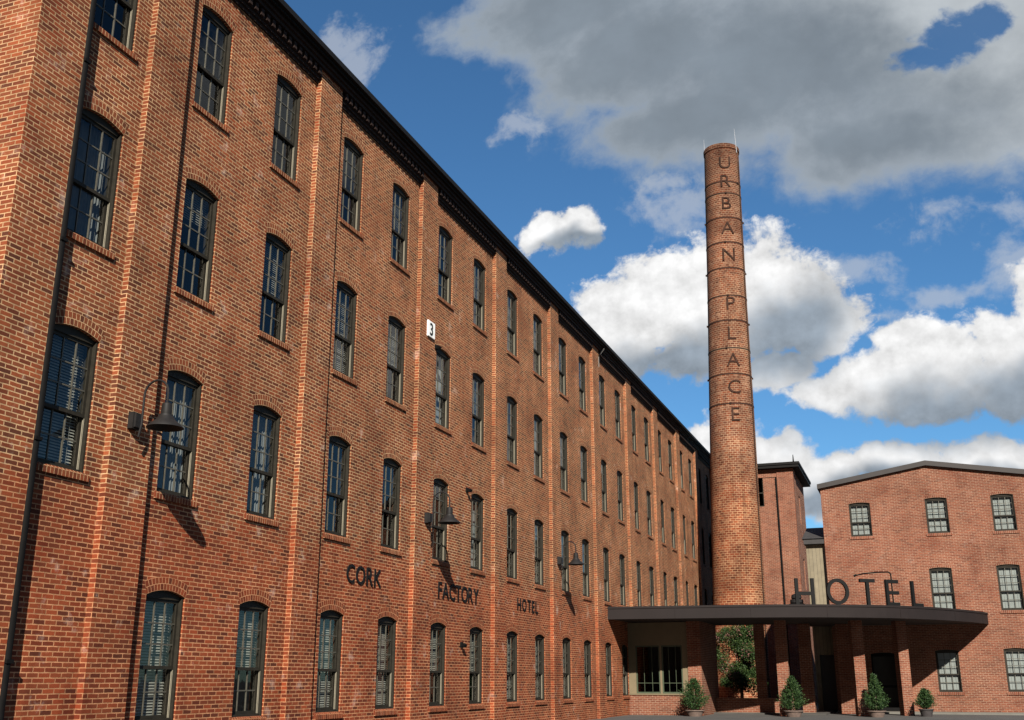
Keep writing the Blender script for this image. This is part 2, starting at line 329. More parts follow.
# ------------------------------------------------------------------ mesh helpers
class MB:
    def __init__(s): s.v = []; s.f = []; s.uv = []
    def face(s, pts, uv=None):
        i = len(s.v); s.v += [tuple(p) for p in pts]; s.f.append(tuple(range(i, i + len(pts))))
        if uv is None:
            a = Vector((0, 0, 0)); n = len(pts)
            for k in range(n):
                p, q = pts[k], pts[(k + 1) % n]
                a += Vector(((p[1] - q[1]) * (p[2] + q[2]), (p[2] - q[2]) * (p[0] + q[0]), (p[0] - q[0]) * (p[1] + q[1])))
            ax = max(range(3), key=lambda k: abs(a[k]) * (1.0 if k != 2 else .7))
            uv = [((p[1], p[2]), (p[0], p[2]), (p[0], p[1]))[ax] for p in pts]
        s.uv.append([tuple(x) for x in uv])
    def box(s, x0, x1, y0, y1, z0, z1, skip=''):
        c = [(x, y, z) for x in (x0, x1) for y in (y0, y1) for z in (z0, z1)]
        for k, q in (('x', (0, 1, 3, 2)), ('X', (4, 6, 7, 5)), ('y', (0, 4, 5, 1)), ('Y', (2, 3, 7, 6)), ('z', (0, 2, 6, 4)), ('Z', (1, 5, 7, 3))):
            if k not in skip: s.face([c[i] for i in q])
    def obox(s, cen, ax, half, uvmode=None):
        """oriented box: cen, three unit axes, three half sizes"""
        cen = Vector(cen); A = [Vector(a) * h for a, h in zip(ax, half)]
        c = {}
        for i in (-1, 1):
            for j in (-1, 1):
                for k in (-1, 1): c[i, j, k] = cen + A[0] * i + A[1] * j + A[2] * k
        L = lambda q, a, b: [((p - cen).dot(Vector(ax[a])), p.z if uvmode else (p - cen).dot(Vector(ax[b]))) for p in q]
        for q, a, b in (([c[-1, -1, -1], c[-1, -1, 1], c[-1, 1, 1], c[-1, 1, -1]], 1, 2), ([c[1, -1, -1], c[1, 1, -1], c[1, 1, 1], c[1, -1, 1]], 1, 2),
                        ([c[-1, -1, -1], c[1, -1, -1], c[1, -1, 1], c[-1, -1, 1]], 0, 2), ([c[-1, 1, -1], c[-1, 1, 1], c[1, 1, 1], c[1, 1, -1]], 0, 2),
                        ([c[-1, -1, -1], c[-1, 1, -1], c[1, 1, -1], c[1, -1, -1]], 0, 1), ([c[-1, -1, 1], c[1, -1, 1], c[1, 1, 1], c[-1, 1, 1]], 0, 1)):
            s.face(q, L(q, a, b))
    def tube(s, pts, r, n=10, cap=True):
        pts = [Vector(p) for p in pts]; rs = r if isinstance(r, (list, tuple)) else [r] * len(pts)
        rings = []; ref = None
        for i, p in enumerate(pts):
            d = (pts[min(i + 1, len(pts) - 1)] - pts[max(i - 1, 0)]).normalized()
            if ref is None: ref = d.orthogonal().normalized()
            ref = (ref - d * ref.dot(d)).normalized(); q = d.cross(ref)
            rings.append([p + (ref * math.cos(2 * math.pi * k / n) + q * math.sin(2 * math.pi * k / n)) * rs[i] for k in range(n)])
        for a, b2 in zip(rings, rings[1:]):
            for k in range(n): s.face([a[k], a[(k + 1) % n], b2[(k + 1) % n], b2[k]])
        if cap: s.face(rings[0][::-1]); s.face(rings[-1])
    def lathe(s, cen, prof, n=24, shear=(0, 0), cap=True):
        """prof: (r, z) list; shear moves the axis per metre of z"""
        cx, cy_, cz = cen
        P = lambda r, z, k: (cx + shear[0] * z + r * math.cos(2 * math.pi * k / n), cy_ + shear[1] * z + r * math.sin(2 * math.pi * k / n), cz + z)
        L = 0.
        for (r0, z0), (r1, z1) in zip(prof, prof[1:]):
            dl = math.hypot(r1 - r0, z1 - z0)
            rr = prof[0][0]
            for k in range(n):
                u0, u1 = 2 * math.pi * k / n * rr, 2 * math.pi * (k + 1) / n * rr
                s.face([P(r0, z0, k), P(r0, z0, k + 1), P(r1, z1, k + 1), P(r1, z1, k)], [(u0, L), (u1, L), (u1, L + dl), (u0, L + dl)])
            L += dl
        if cap:
            if prof[-1][0] > 1e-4: s.face([P(*prof[-1], k) for k in range(n)])
            if prof[0][0] > 1e-4: s.face([P(*prof[0], k) for k in range(n)][::-1])
    def build(s, name, mat, parent=None, smooth=False, weld=True):
        me = bpy.data.meshes.new(name); me.from_pydata(s.v, [], s.f)
        ul = me.uv_layers.new(name='UVMap')
        k = 0
        for uvs in s.uv:
            for q in uvs: ul.data[k].uv = q; k += 1
        me.materials.append(MATS[mat])
        if smooth:
            bm = bmesh.new(); bm.from_mesh(me); bmesh.ops.remove_doubles(bm, verts=bm.verts, dist=1e-4)
            for f in bm.faces: f.smooth = True
            for e in bm.edges:
                if len(e.link_faces) == 2 and e.calc_face_angle(0) > .7: e.smooth = False
            bm.to_mesh(me); bm.free()
        ob = bpy.data.objects.new(name, me); COL.objects.link(ob)
        if parent is not None: attach(ob, parent)
        return ob


def attach(ob, parent):
    """parent a mesh built in world coordinates, keeping it in place"""
    ob.parent = parent
    r = parent; off = Vector(r.location)
    while r.parent: r = r.parent; off += Vector(r.location)
    ob.matrix_parent_inverse = Matrix.Translation(-off)


def tag(o, label=None, cat=None, group=None, kind=None):
    for k, v in (('label', label), ('category', cat), ('group', group), ('kind', kind)):
        if v: o[k] = v
    return o


def empty(name, loc, label, cat, group=None):
    o = bpy.data.objects.new(name, None); COL.objects.link(o); o.location = loc; o.empty_display_size = .3
    return tag(o, label, cat, group)


def copy_tree(o, parent=None):
    c = o.copy(); COL.objects.link(c)
    if parent is not None: c.parent = parent; c.matrix_parent_inverse = o.matrix_parent_inverse.copy()
    for ch in list(o.children): copy_tree(ch, c)
    return c


ARCN = 8
def arc(u0, w, zs, rise):
    """segmental arch points from left spring to right spring"""
    R = (w * w / 4 + rise * rise) / (2 * rise); c = zs + rise - R; a = math.asin(w / 2 / R)
    return [(u0 + w / 2 + R * math.sin(-a + 2 * a * i / ARCN), c + R * math.cos(-a + 2 * a * i / ARCN)) for i in range(ARCN + 1)]


def wall(mb, mp, u0, u1, z0, z1, ops, depth, ztop=None):
    """ops: (u, w, sill, height, rise). mp(u, z, d) -> point, d = depth into the wall. ztop(u) for gables."""
    zt = ztop or (lambda u: z1)
    F = lambda pts, d=0.: mb.face([mp(u, z, d) for u, z in pts])
    cols = sorted({o[0]: o[1] for o in ops}.items())
    cur = u0
    def strip(a, b2, zlo):
        cuts = sorted([a, b2] + ([PEAK] if ztop and a < PEAK < b2 else []))
        for p, q in zip(cuts, cuts[1:]): F([(p, zlo), (q, zlo), (q, zt(q)), (p, zt(p))])
    for u, w in cols:
        if u > cur: strip(cur, u, z0)
        zs = z0; arcp = None
        col = sorted([o for o in ops if o[0] == u], key=lambda o: o[2])
        for (_, _, sill, h, rise) in col:
            if arcp is None: F([(u, zs), (u + w, zs), (u + w, sill), (u, sill)])
            else:
                for p, q in zip(arcp, arcp[1:]): F([p, q, (q[0], sill), (p[0], sill)])
            arcp = arc(u, w, sill + h, rise)
            # reveals
            for (p, q) in ([((u, sill), (u, sill + h)), ((u + w, sill + h), (u + w, sill)), ((u + w, sill), (u, sill))] + list(zip(arcp, arcp[1:]))):
                mb.face([mp(*p, 0), mp(*q, 0), mp(*q, depth), mp(*p, depth)])
        for p, q in zip(arcp, arcp[1:]): F([p, q, (q[0], zt(q[0])), (p[0], zt(p[0]))])
        cur = u + w
    if cur < u1: strip(cur, u1, z0)


# ------------------------------------------------------------------ window kit (local: u right, z up from sill, out = toward viewer)
def window_parts(W_, H, rise, mp, up=.58, rows=(3, 2), col='window_paint', mcol='muntin_paint', liner=True):
    """returns dict of MBs.  mp(u, z, out) maps to local space"""
    D = {}
    def bx(mb, a, b2, z0, z1, o0, o1):
        c = {(i, j, k): mp((a, b2)[i], (z0, z1)[j], (o0, o1)[k]) for i in (0, 1) for j in (0, 1) for k in (0, 1)}
        for q in ([(0, 0, 1), (1, 0, 1), (1, 1, 1), (0, 1, 1)], [(0, 0, 0), (0, 1, 0), (1, 1, 0), (1, 0, 0)], [(0, 0, 0), (0, 0, 1), (0, 1, 1), (0, 1, 0)],
                  [(1, 0, 0), (1, 1, 0), (1, 1, 1), (1, 0, 1)], [(0, 1, 0), (0, 1, 1), (1, 1, 1), (1, 1, 0)], [(0, 0, 0), (1, 0, 0), (1, 0, 1), (0, 0, 1)]):
            mb.face([c[k] for k in q])
    fw = .038; CAS = -.03 if liner else -.04
    f = MB()
    bx(f, .001, fw, 0, H, -.24, CAS); bx(f, W_ - fw, W_ - .001, 0, H, -.24, CAS); bx(f, fw, W_ - fw, 0, .05, -.24, -.055)
    ap = arc(0, W_, H, rise); hz = H - .045
    for (p, q) in zip(ap, ap[1:]):        # arched head board
        f.face([mp(p[0], hz, -.07), mp(q[0], hz, -.07), mp(q[0], q[1], -.07), mp(p[0], p[1], -.07)])
        f.face([mp(p[0], hz, -.24), mp(q[0], hz, -.24), mp(q[0], hz, -.07), mp(p[0], hz, -.07)])
    D['frame'] = f
    zm = .05 + (H - .095) * (1 - up)
    def sash(z0, z1, o, nr):
        s_ = MB(); st = .05; a, b2 = fw + .002, W_ - fw - .002; th = .036
        bx(s_, a, a + st, z0, z1, o - th, o); bx(s_, b2 - st, b2, z0, z1, o - th, o)
        bx(s_, a + st, b2 - st, z0, z0 + .055, o - th, o - .001); bx(s_, a + st, b2 - st, z1 - .05, z1, o - th, o - .001)
        i0, i1, j0, j1 = a + st, b2 - st, z0 + .055, z1 - .05
        m_ = MB()
        for k in (1, 2): u = i0 + (i1 - i0) * k / 3; bx(m_, u - .011, u + .011, j0, j1, o - .03, o - .004)
        for k in range(1, nr): z = j0 + (j1 - j0) * k / nr; bx(m_, i0, i1, z - .011, z + .011, o - .029, o - .006)
        return s_, m_, (i0, i1, j0, j1, o - .018)
    us, um, ug = sash(zm - .02, hz - .002, -.095, rows[0]); ls, lm, lg = sash(.052, zm + .03, -.140, rows[1])
    D['upper'], D['lower'] = us, ls
    D['um'], D['lm'] = um, lm
    p = MB()
    for (i0, i1, j0, j1, o) in (ug, lg): p.face([mp(i0, j0, o), mp(i1, j0, o), mp(i1, j1, o), mp(i0, j1, o)])
    D['pane'] = p
    if liner:
        l_ = MB(); bx(l_, W_ - fw - .006, W_ - fw - .001, .06, zm - .03, -.125, -.112); bx(l_, W_ - fw - .006, W_ - fw - .001, .06, zm - .03, -.100, -.092)
        D['liner'] = l_
    return D


def blind_mb(W_, H, mp, kind):
    b2 = MB(); o = -.235
    if kind == 'curtain':
        n = 26
        for side in (0, 1):
            a = .06 if side == 0 else W_ * .5 + .01; e = W_ * .5 - .01 if side == 0 else W_ - .06
            for k in range(n):
                u0, u1 = a + (e - a) * k / n, a + (e - a) * (k + 1) / n
                o0, o1 = o - .03 + .022 * math.sin(k * 1.5), o - .03 + .022 * math.sin((k + 1) * 1.5)
                b2.face([mp(u0, .06, o0), mp(u1, .06, o1), mp(u1, H - .03, o1), mp(u0, H - .03, o0)])
    else:
        z = H - .07; low = {'full': .07, 'half': H * .42, 'top': H * .72, 'closed': .07}[kind]; dr, dd = (.046, .010) if kind == 'closed' else (.030, .020)
        while z > low:
            b2.face([mp(.07, z, o), mp(W_ - .07, z, o), mp(W_ - .07, z - dr, o + dd), mp(.07, z - dr, o + dd)])
            z -= .045
        for u in (.2, W_ - .2): b2.face([mp(u - .004, low, o + .03), mp(u + .004, low, o + .03), mp(u + .004, H - .07, o + .03), mp(u - .004, H - .07, o + .03)])
    return b2


def make_window(W_, H, rise, mp, kind, arch_mat, sill_mat, arch_courses=2, liner=True, rows=(3, 2), sill_out=.04):
    D = window_parts(W_, H, rise, mp, liner=liner, rows=rows)
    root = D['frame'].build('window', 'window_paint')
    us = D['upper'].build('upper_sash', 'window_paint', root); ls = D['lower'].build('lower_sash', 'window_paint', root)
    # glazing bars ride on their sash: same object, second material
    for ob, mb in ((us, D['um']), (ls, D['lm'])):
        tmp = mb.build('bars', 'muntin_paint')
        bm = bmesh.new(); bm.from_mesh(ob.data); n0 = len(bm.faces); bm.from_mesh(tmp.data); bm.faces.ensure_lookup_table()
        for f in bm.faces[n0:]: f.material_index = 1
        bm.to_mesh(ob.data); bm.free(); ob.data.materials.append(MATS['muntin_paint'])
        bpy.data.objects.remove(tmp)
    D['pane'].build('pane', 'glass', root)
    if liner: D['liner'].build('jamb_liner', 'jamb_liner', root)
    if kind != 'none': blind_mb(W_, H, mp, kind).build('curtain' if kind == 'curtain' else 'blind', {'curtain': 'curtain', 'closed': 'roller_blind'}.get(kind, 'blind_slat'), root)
    s_ = MB(); a, b2, z0, z1 = -.06, W_ + .06, -.115, -.004
    q = lambda u, z, o: mp(u, z, o)
    s_.face([q(a, z0, sill_out), q(b2, z0, sill_out), q(b2, z1 - .02, sill_out), q(a, z1 - .02, sill_out)], [(a, 0.008), (b2, 0.008), (b2, .10), (a, .10)])
    s_.face([q(a, z1 - .02, sill_out), q(b2, z1 - .02, sill_out), q(b2, z1 + .012, .0015), q(a, z1 + .012, .0015)], [(a, .10), (b2, .10), (b2, .18), (a, .18)])
    s_.face([q(0, z1 + .012, .0015), q(W_, z1 + .012, .0015), q(W_, z1 + .02, -.06), q(0, z1 + .02, -.06)], [(a, .10), (b2, .10), (b2, .18), (a, .18)])
    s_.face([q(a, z0, .0015), q(b2, z0, .0015), q(b2, z0, sill_out), q(a, z0, sill_out)])
    for u in (a, b2): s_.face([q(u, z0, .0015), q(u, z0, sill_out), q(u, z1 - .02, sill_out), q(u, z1 + .012, .0015)])
    s_.build('sill', sill_mat, root)
    A = MB(); ap = arc(0, W_, H, rise); R = (W_ * W_ / 4 + rise * rise) / (2 * rise); cz = H + rise - R; cu_ = W_ / 2
    L = 0.; th = .105 * arch_courses
    for p, r in zip(ap, ap[1:]):
        dl = math.hypot(r[0] - p[0], r[1] - p[1])
        def outp(k): d = Vector((k[0] - cu_, k[1] - cz)).normalized(); return (k[0] + d.x * th, k[1] + d.y * th)
        P2, R2 = outp(p), outp(r)
        A.face([q(*p, .003), q(*r, .003), q(*R2, .003), q(*P2, .003)], [(L, 0), (L + dl, 0), (L + dl, th), (L, th)])
        L += dl
    A.build('brick_arch', arch_mat, root)
    return root


# ------------------------------------------------------------------ setting: ground
g = MB(); g.face([(-500, -500, 0), (500, -500, 0), (500, 900, 0), (-500, 900, 0)])
tag(g.build('ground', 'asphalt'), kind='structure')
# paved walk along the foot of the walls
k = MB(); k.box(7.9, 40, 49.9, 51.29, .0, .07, 'z')
tag(k.build('pavement', 'concrete'), kind='structure')
k = MB(); k.box(.02, 7.6, 47.2, 58.0, .0, .06, 'z')
tag(k.build('terrace', 'dark_paving'), kind='structure')

# ------------------------------------------------------------------ the mill
mill = empty('mill_building', (0, 10.53, 0), 'long four storey red brick mill with rows of arched windows between flat pilasters', 'building')
BAY = 5.432; WW = .986; PP = .12
wcols = [11.55] + [14.19 + BAY * j + o for j in range(11) for o in (0, 2.565)]
rowz = [(.745, 1.95), (4.33, 2.05), (7.885, 2.06), (11.475, 2.06)]
RISE = .092
NC = 21
wcols = wcols[:NC]
ops = []
for ci, y in enumerate(wcols):
    for ri, (z, h) in enumerate(rowz):
        if ri == 0 and (ci > 12 or ci == 0): continue
        ops.append((y, WW, z, h, RISE))
TOP = 14.17
mb = MB()
mpx = lambda u, z, d: (-d, u, z)
wall(mb, mpx, 10.531, 74., 0, TOP + .6, ops, .25)
# end wall turned to the camera, back and far end
mb.face([(-18, 10.531, 0), (-.0, 10.531, 0), (0, 10.531, TOP + .6), (-18, 10.531, TOP + .6)])
mb.face([(-18, 10.531, 0), (-18, 10.531, TOP + .6), (-18, 74, TOP + .6), (-18, 74, 0)])
mb.face([(-18, 74, 0), (-18, 74, TOP + .6), (0, 74, TOP + .6), (0, 74, 0)])
mb.build('wall', 'mill_brick', mill)
# pilasters: the first one is the corner pier
pil = [10.53] + [12.88 + BAY * k for k in range(12)]
for i, y in enumerate(pil):
    p = MB(); w = .86 if i == 0 else .93
    ztop = TOP + .33
    p.box(.0 if i else -.02, PP, y - (.004 if i == 0 else 0), y + w, 0, ztop, 'xz' if i else 'z')
    if i == 0:
        p.box(-18.1, -.021, 10.41, 10.529, 0, ztop, 'Yz')   # end wall face continues left from the corner
        p.box(-.0205, PP, 10.41, 10.5255, 0, ztop, 'z')
    p.build('pilaster', 'mill_brick', mill)
# near-black corbel table, eave shade put into its colour, between and over the pilasters
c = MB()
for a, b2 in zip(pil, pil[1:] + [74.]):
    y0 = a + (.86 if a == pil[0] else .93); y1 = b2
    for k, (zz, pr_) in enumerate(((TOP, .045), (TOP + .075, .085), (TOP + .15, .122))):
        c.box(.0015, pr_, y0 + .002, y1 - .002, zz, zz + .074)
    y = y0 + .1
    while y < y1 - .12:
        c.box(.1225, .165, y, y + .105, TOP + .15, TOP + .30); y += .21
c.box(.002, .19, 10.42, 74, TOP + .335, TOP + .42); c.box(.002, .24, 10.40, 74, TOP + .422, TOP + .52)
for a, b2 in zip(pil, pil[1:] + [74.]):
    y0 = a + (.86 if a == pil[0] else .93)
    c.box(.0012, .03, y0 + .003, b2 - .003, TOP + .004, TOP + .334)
c.build('cornice', 'cornice_shaded', mill)
r = MB()
r.box(-18.3, .285, 10.15, 74.3, TOP + .60, TOP + .66)
r.face([(.285, 10.15, TOP + .662), (.285, 74.3, TOP + .662), (-9, 74.3, TOP + 1.3), (-9, 10.15, TOP + 1.3)])
r.face([(-9, 10.15, TOP + 1.3), (-9, 74.3, TOP + 1.3), (-18.3, 74.3, TOP + .662), (-18.3, 10.15, TOP + .662)])
r.box(.003, .28, 10.2, 74.2, TOP + .525, TOP + .598)
r.build('roof', 'gutter_black', mill)
gt = MB()
gt.box(.287, .40, 10.15, 74.3, TOP + .56, TOP + .69)
gt.box(.287, .32, 10.15, 74.3, TOP + .50, TOP + .559)
gt.build('gutter', 'gutter_black', mill)
# rain pipe in the corner of the first bay, thin conduits beside pilasters
dp = MB(); dp.tube([(.10, 11.40, 0), (.10, 11.40, TOP + .5)], .058, 12)
for z in (1.6, 4.6, 7.6, 10.6, 13.4): dp.box(.125, .17, 11.34, 11.46, z, z + .05)
dp.build('rain_pipe', 'black_metal', mill, smooth=True)
cd = MB(); cd.tube([(.03, 13.84, 0), (.03, 13.84, TOP)], .018, 8); cd.build('conduit', 'black_metal', mill, smooth=True)
cd = MB(); cd.tube([(.03, 19.30, 0), (.03, 19.30, TOP)], .014, 6); cd.build('conduit', 'black_metal', mill)
cd = MB(); cd.tube([(.03, 40.98, 0), (.03, 40.98, 3.3)], .02, 6); cd.build('conduit', 'black_metal', mill)
cd = MB(); cd.tube([(.06, 41.15, TOP - .35), (.06, 41.15, TOP + .1), (.30, 41.2, TOP + .45)], .035, 8); cd.build('downspout', 'galvanised', mill)['label'] = 'pale metal downspout end below the gutter'
# interior floors and back so that the glass looks into dim rooms
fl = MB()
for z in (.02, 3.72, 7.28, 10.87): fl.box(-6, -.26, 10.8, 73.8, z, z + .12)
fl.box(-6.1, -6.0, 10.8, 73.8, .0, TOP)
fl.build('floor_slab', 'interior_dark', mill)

mpw = lambda u, z, o: (o, u, z)
protos = {}
def get_win(h, kind):
    key = (round(h, 2), kind)
    if key not in protos:
        w_ = make_window(WW, h, RISE, mpw, kind, 'rowlock_brick', 'rowlock_brick'); protos[key] = [w_, False]
    w_, used = protos[key]
    if not used: protos[key][1] = True; return w_
    return copy_tree(w_)
kinds = {(0, 0): 'full', (1, 1): 'curtain', (2, 2): 'half'}
rk = random.Random(3)
for ci, y in enumerate(wcols):
    for ri, (z, h) in enumerate(rowz):
        if ri == 0 and (ci > 12 or ci == 0): continue
        kind = kinds.get((ci, ri)) or rk.choice({0: ['full', 'full', 'full', 'half'], 1: ['full', 'full', 'half', 'top', 'none', 'curtain'], 2: ['full', 'half', 'top', 'none', 'curtain'], 3: ['full', 'half', 'top', 'none', 'none']}[ri])
        o = get_win(h, kind); o.location = (0, y, z)
        o.parent = mill; o.matrix_parent_inverse = Matrix.Translation(-Vector(mill.location))


# ------------------------------------------------------------------ lettering
def text_mesh(txt, size, depth, mat, name, offset=0.):
    cu_ = bpy.data.curves.new(name, 'FONT'); cu_.body = txt; cu_.size = size; cu_.extrude = depth; cu_.offset = offset
    cu_.align_x = 'LEFT'; cu_.resolution_u = 3
    ob = bpy.data.objects.new(name + '_tmp', cu_); COL.objects.link(ob)
    dg_ = bpy.context.evaluated_depsgraph_get(); me = bpy.data.meshes.new_from_object(ob.evaluated_get(dg_))
    bpy.data.objects.remove(ob); bpy.data.curves.remove(cu_)
    me.materials.clear(); me.materials.append(MATS[mat])
    return me


def letters_on_wall(word, y0, y1, zmid, zslope, h, label):
    root = empty('wall_lettering', (.0, (y0 + y1) / 2, zmid - h / 2), label, 'lettering')
    ms = [text_mesh(ch, h / .70, .010, 'letter_black', 'letter', .003) for ch in word]
    ws = []
    for me in ms:
        xs = [v.co.x for v in me.vertices]; mn, mxx = min(xs), max(xs)
        for v in me.vertices: v.co.x -= mn
        ws.append(mxx - mn)
    sc = 1.0
    gap = (y1 - y0 - sum(ws) * sc) / max(1, len(word) - 1)
    y = y0
    for me, w_ in zip(ms, ws):
        for v in me.vertices: x, yy, zz = v.co; v.co = (.014 + zz, x * sc, yy)
        ob = bpy.data.objects.new('letter', me); COL.objects.link(ob); ob.parent = root
        ob.location = (0, y - root.location.y, 0)
        y += w_ * sc + gap
    return root


letters_on_wall('CORK', 20.62, 22.25, 3.60, 0, .40, 'black raised letters reading CORK on the red brick wall')
letters_on_wall('FACTORY', 25.45, 28.2, 3.60, 0, .42, 'black raised letters reading FACTORY on the red brick wall')
letters_on_wall('HOTEL', 31.38, 33.3, 3.61, 0, .37, 'small black raised letters reading HOTEL flat on the long brick wall')


# ------------------------------------------------------------------ gooseneck lamps
def make_lamp(e, label, turn=0.):
    root = empty('gooseneck_lamp', (PP, 0, 0), label, 'wall lamp', 'gooseneck lamps on the long brick wall')
    b2 = MB(); b2.box(.0015, .10, -.10, .10, -.12, .14); b2.box(.101, .14, -.08, .08, -.10, .12); b2.build('mount_box', 'lamp_metal', root).matrix_parent_inverse = Matrix()
    a = MB(); pts = [(.15, 0, -.25), (.19, 0, -.05), (.19, 0, .30)]
    rad = (e - PP - .19) / 2
    for k in range(11):
        t_ = math.pi * k / 10; pts.append((.19 + rad - rad * math.cos(t_), 0, .42 + rad * 1.0 * math.sin(t_)))
    pts.append((.19 + 2 * rad, 0, .20))
    a.tube(pts, .018, 8); a.build('arm', 'lamp_metal', root, smooth=True).matrix_parent_inverse = Matrix()
    s_ = MB(); prof = [(.025, .26), (.075, .24), (.085, .12), (.082, .07), (.105, .065), (.105, .045), (.115, .03), (.15, -.02), (.22, -.08), (.275, -.125), (.282, -.145), (.27, -.147), (.21, -.10), (.10, .02), (.0001, .03)]
    s_.lathe((.19 + 2 * rad, 0, 0), prof, 28, cap=False); s_.build('lamp_shade', 'lamp_metal', root, smooth=True).matrix_parent_inverse = Matrix()
    return root


lamp1 = make_lamp(.76, 'nearest gooseneck wall lamp, on the pilaster at the left of the brick wall')
lamp1.location = (PP, 13.30, 5.28)
lamp2 = copy_tree(lamp1); lamp2.location = (PP, 24.37, 5.26)
lamp2['label'] = 'gooseneck wall lamp on the pilaster just above the FACTORY lettering'
lamp3 = copy_tree(lamp1); lamp3.location = (PP, 35.15, 5.27); lamp3.rotation_euler.z = .0
lamp3['label'] = 'gooseneck wall lamp farthest along the brick wall, beyond the small HOTEL lettering'

# number sign and little floodlights on the wall
sg = empty('number_sign', (PP, 24.15, 10.02), 'white square sign with a black number 3 high on the brick pilaster', 'sign')
s_ = MB(); s_.box(.004, .05, .0, .41, .0, .43); ob = s_.build('sign_board', 'white_enamel', sg); ob.matrix_parent_inverse = Matrix()
me = text_mesh('3', .47, .003, 'letter_black', 'numeral', .008)
for v in me.vertices: x, yy, zz = v.co; v.co = (.054 + zz, x + .07, yy + .05)
ob = bpy.data.objects.new('numeral', me); COL.objects.link(ob); ob.parent = sg
for (y, z, lb) in ((24.98, 9.95, 'small black floodlight beside the white number 3 sign'),
                   (27.25, 6.45, 'small black floodlight above a second storey window between two wall lamps'),
                   (27.0, 2.28, 'small black floodlight below the FACTORY lettering')):
    fl_ = empty('floodlight', (0, y, z), lb, 'floodlight', 'small floodlights on the long brick wall')
    s_ = MB(); s_.box(.0015, .05, -.06, .06, -.06, .06); s_.tube([(.05, 0, 0), (.09, 0, -.01)], .012, 6); s_.build('bracket', 'black_metal', fl_).matrix_parent_inverse = Matrix()
    s_ = MB(); s_.obox((.115, -.02, -.02), (Vector((.8, -.3, -.5)).normalized(), Vector((.35, .93, 0)).normalized(), Vector((.8, -.3, -.5)).normalized().cross(Vector((.35, .93, 0)).normalized())), (.045, .05, .04))
    s_.build('lamp_head', 'black_metal', fl_).matrix_parent_inverse = Matrix()

# ------------------------------------------------------------------ chimney
chim = empty('chimney', (2.5, 59, 0), 'tall tapering round red brick chimney with steel bands and URBAN PLACE in vertical letters', 'chimney')
SH = .02
CR = [(0, 1.42), (5.5, 1.375), (16, 1.235), (22.5, 1.115), (31.95, 1.02)]
def crad(z):
    for (a, ra), (b2, rb) in zip(CR, CR[1:]):
        if z <= b2: return ra + (rb - ra) * (z - a) / (b2 - a)
    return CR[-1][1]
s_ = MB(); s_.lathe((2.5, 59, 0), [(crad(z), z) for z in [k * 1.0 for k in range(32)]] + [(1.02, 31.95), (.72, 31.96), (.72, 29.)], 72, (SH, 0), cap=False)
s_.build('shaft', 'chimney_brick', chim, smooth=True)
s_ = MB(); s_.lathe((2.5 + SH * 31.95, 59, 0), [(1.00, 31.70), (1.06, 31.72), (1.065, 31.95), (1.03, 32.02), (.72, 32.02)], 48, cap=False)
s_.build('cap_ring', 'chimney_brick', chim, smooth=True)
for z in (29.5, 28.75, 27.2, 25.64, 24.05, 22.36, 20.87, 19.22, 17.71, 16.0):
    r_ = crad(z); s_ = MB(); s_.lathe((2.5 + SH * z, 59, 0), [(r_ - .005, z - .035), (r_ + .018, z - .035), (r_ + .018, z + .035), (r_ - .005, z + .035)], 48, cap=False)
    for a in (-1.9 + z, 1.4 + z): s_.box(2.5 + SH * z + (r_ + .03) * math.cos(a) - .045, 2.5 + SH * z + (r_ + .03) * math.cos(a) + .045, 59 + (r_ + .03) * math.sin(a) - .045, 59 + (r_ + .03) * math.sin(a) + .045, z - .045, z + .045)
    s_.build('steel_band', 'band_steel', chim)
for a, tilt in ((math.pi - .25, 0), (-.45, -.06)):
    x, y = 2.5 + SH * 32 + 1.08 * math.cos(a), 59 + 1.08 * math.sin(a)
    s_ = MB(); s_.tube([(x, y, 31.5), (x + tilt * .5, y, 32.2), (x + tilt, y, 33.1)], [.022, .02, .008], 6); s_.build('lightning_rod', 'rod_metal', chim)
a = -.30   # conduit down the right side
s_ = MB(); s_.tube([(2.5 + SH * z + (crad(z) + .04) * math.cos(a), 59 + (crad(z) + .04) * math.sin(a), z) for z in range(0, 32)], .028, 6); s_.build('conduit', 'band_steel', chim)
LA = -math.pi / 2 + .325       # the letters face slightly right of the forecourt
for ch, z in zip('URBANPLACE', (30.35, 29.15, 27.72, 26.16, 24.5, 21.5, 19.72, 18.14, 16.58, 15.0)):
    h = .78
    me = text_mesh(ch, h / .70, .02, 'letter_dark', 'letter', -.006)
    xs = [v.co.x for v in me.vertices]; mid_ = (min(xs) + max(xs)) / 2
    bm = bmesh.new(); bm.from_mesh(me)
    for u in [mid_ + k * .05 for k in range(-10, 11)]:
        bmesh.ops.bisect_plane(bm, geom=bm.verts[:] + bm.edges[:] + bm.faces[:], plane_co=(u, 0, 0), plane_no=(1, 0, 0))
    for v in bm.verts:
        x, yy, zz = v.co; zc = z + yy; r_ = crad(zc) + .03 + zz; an = LA + (x - mid_) / crad(zc)
        v.co = (SH * zc + r_ * math.cos(an), r_ * math.sin(an), zc)
    bm.to_mesh(me); bm.free()
    ob = bpy.data.objects.new('letter', me); COL.objects.link(ob); ob.parent = chim

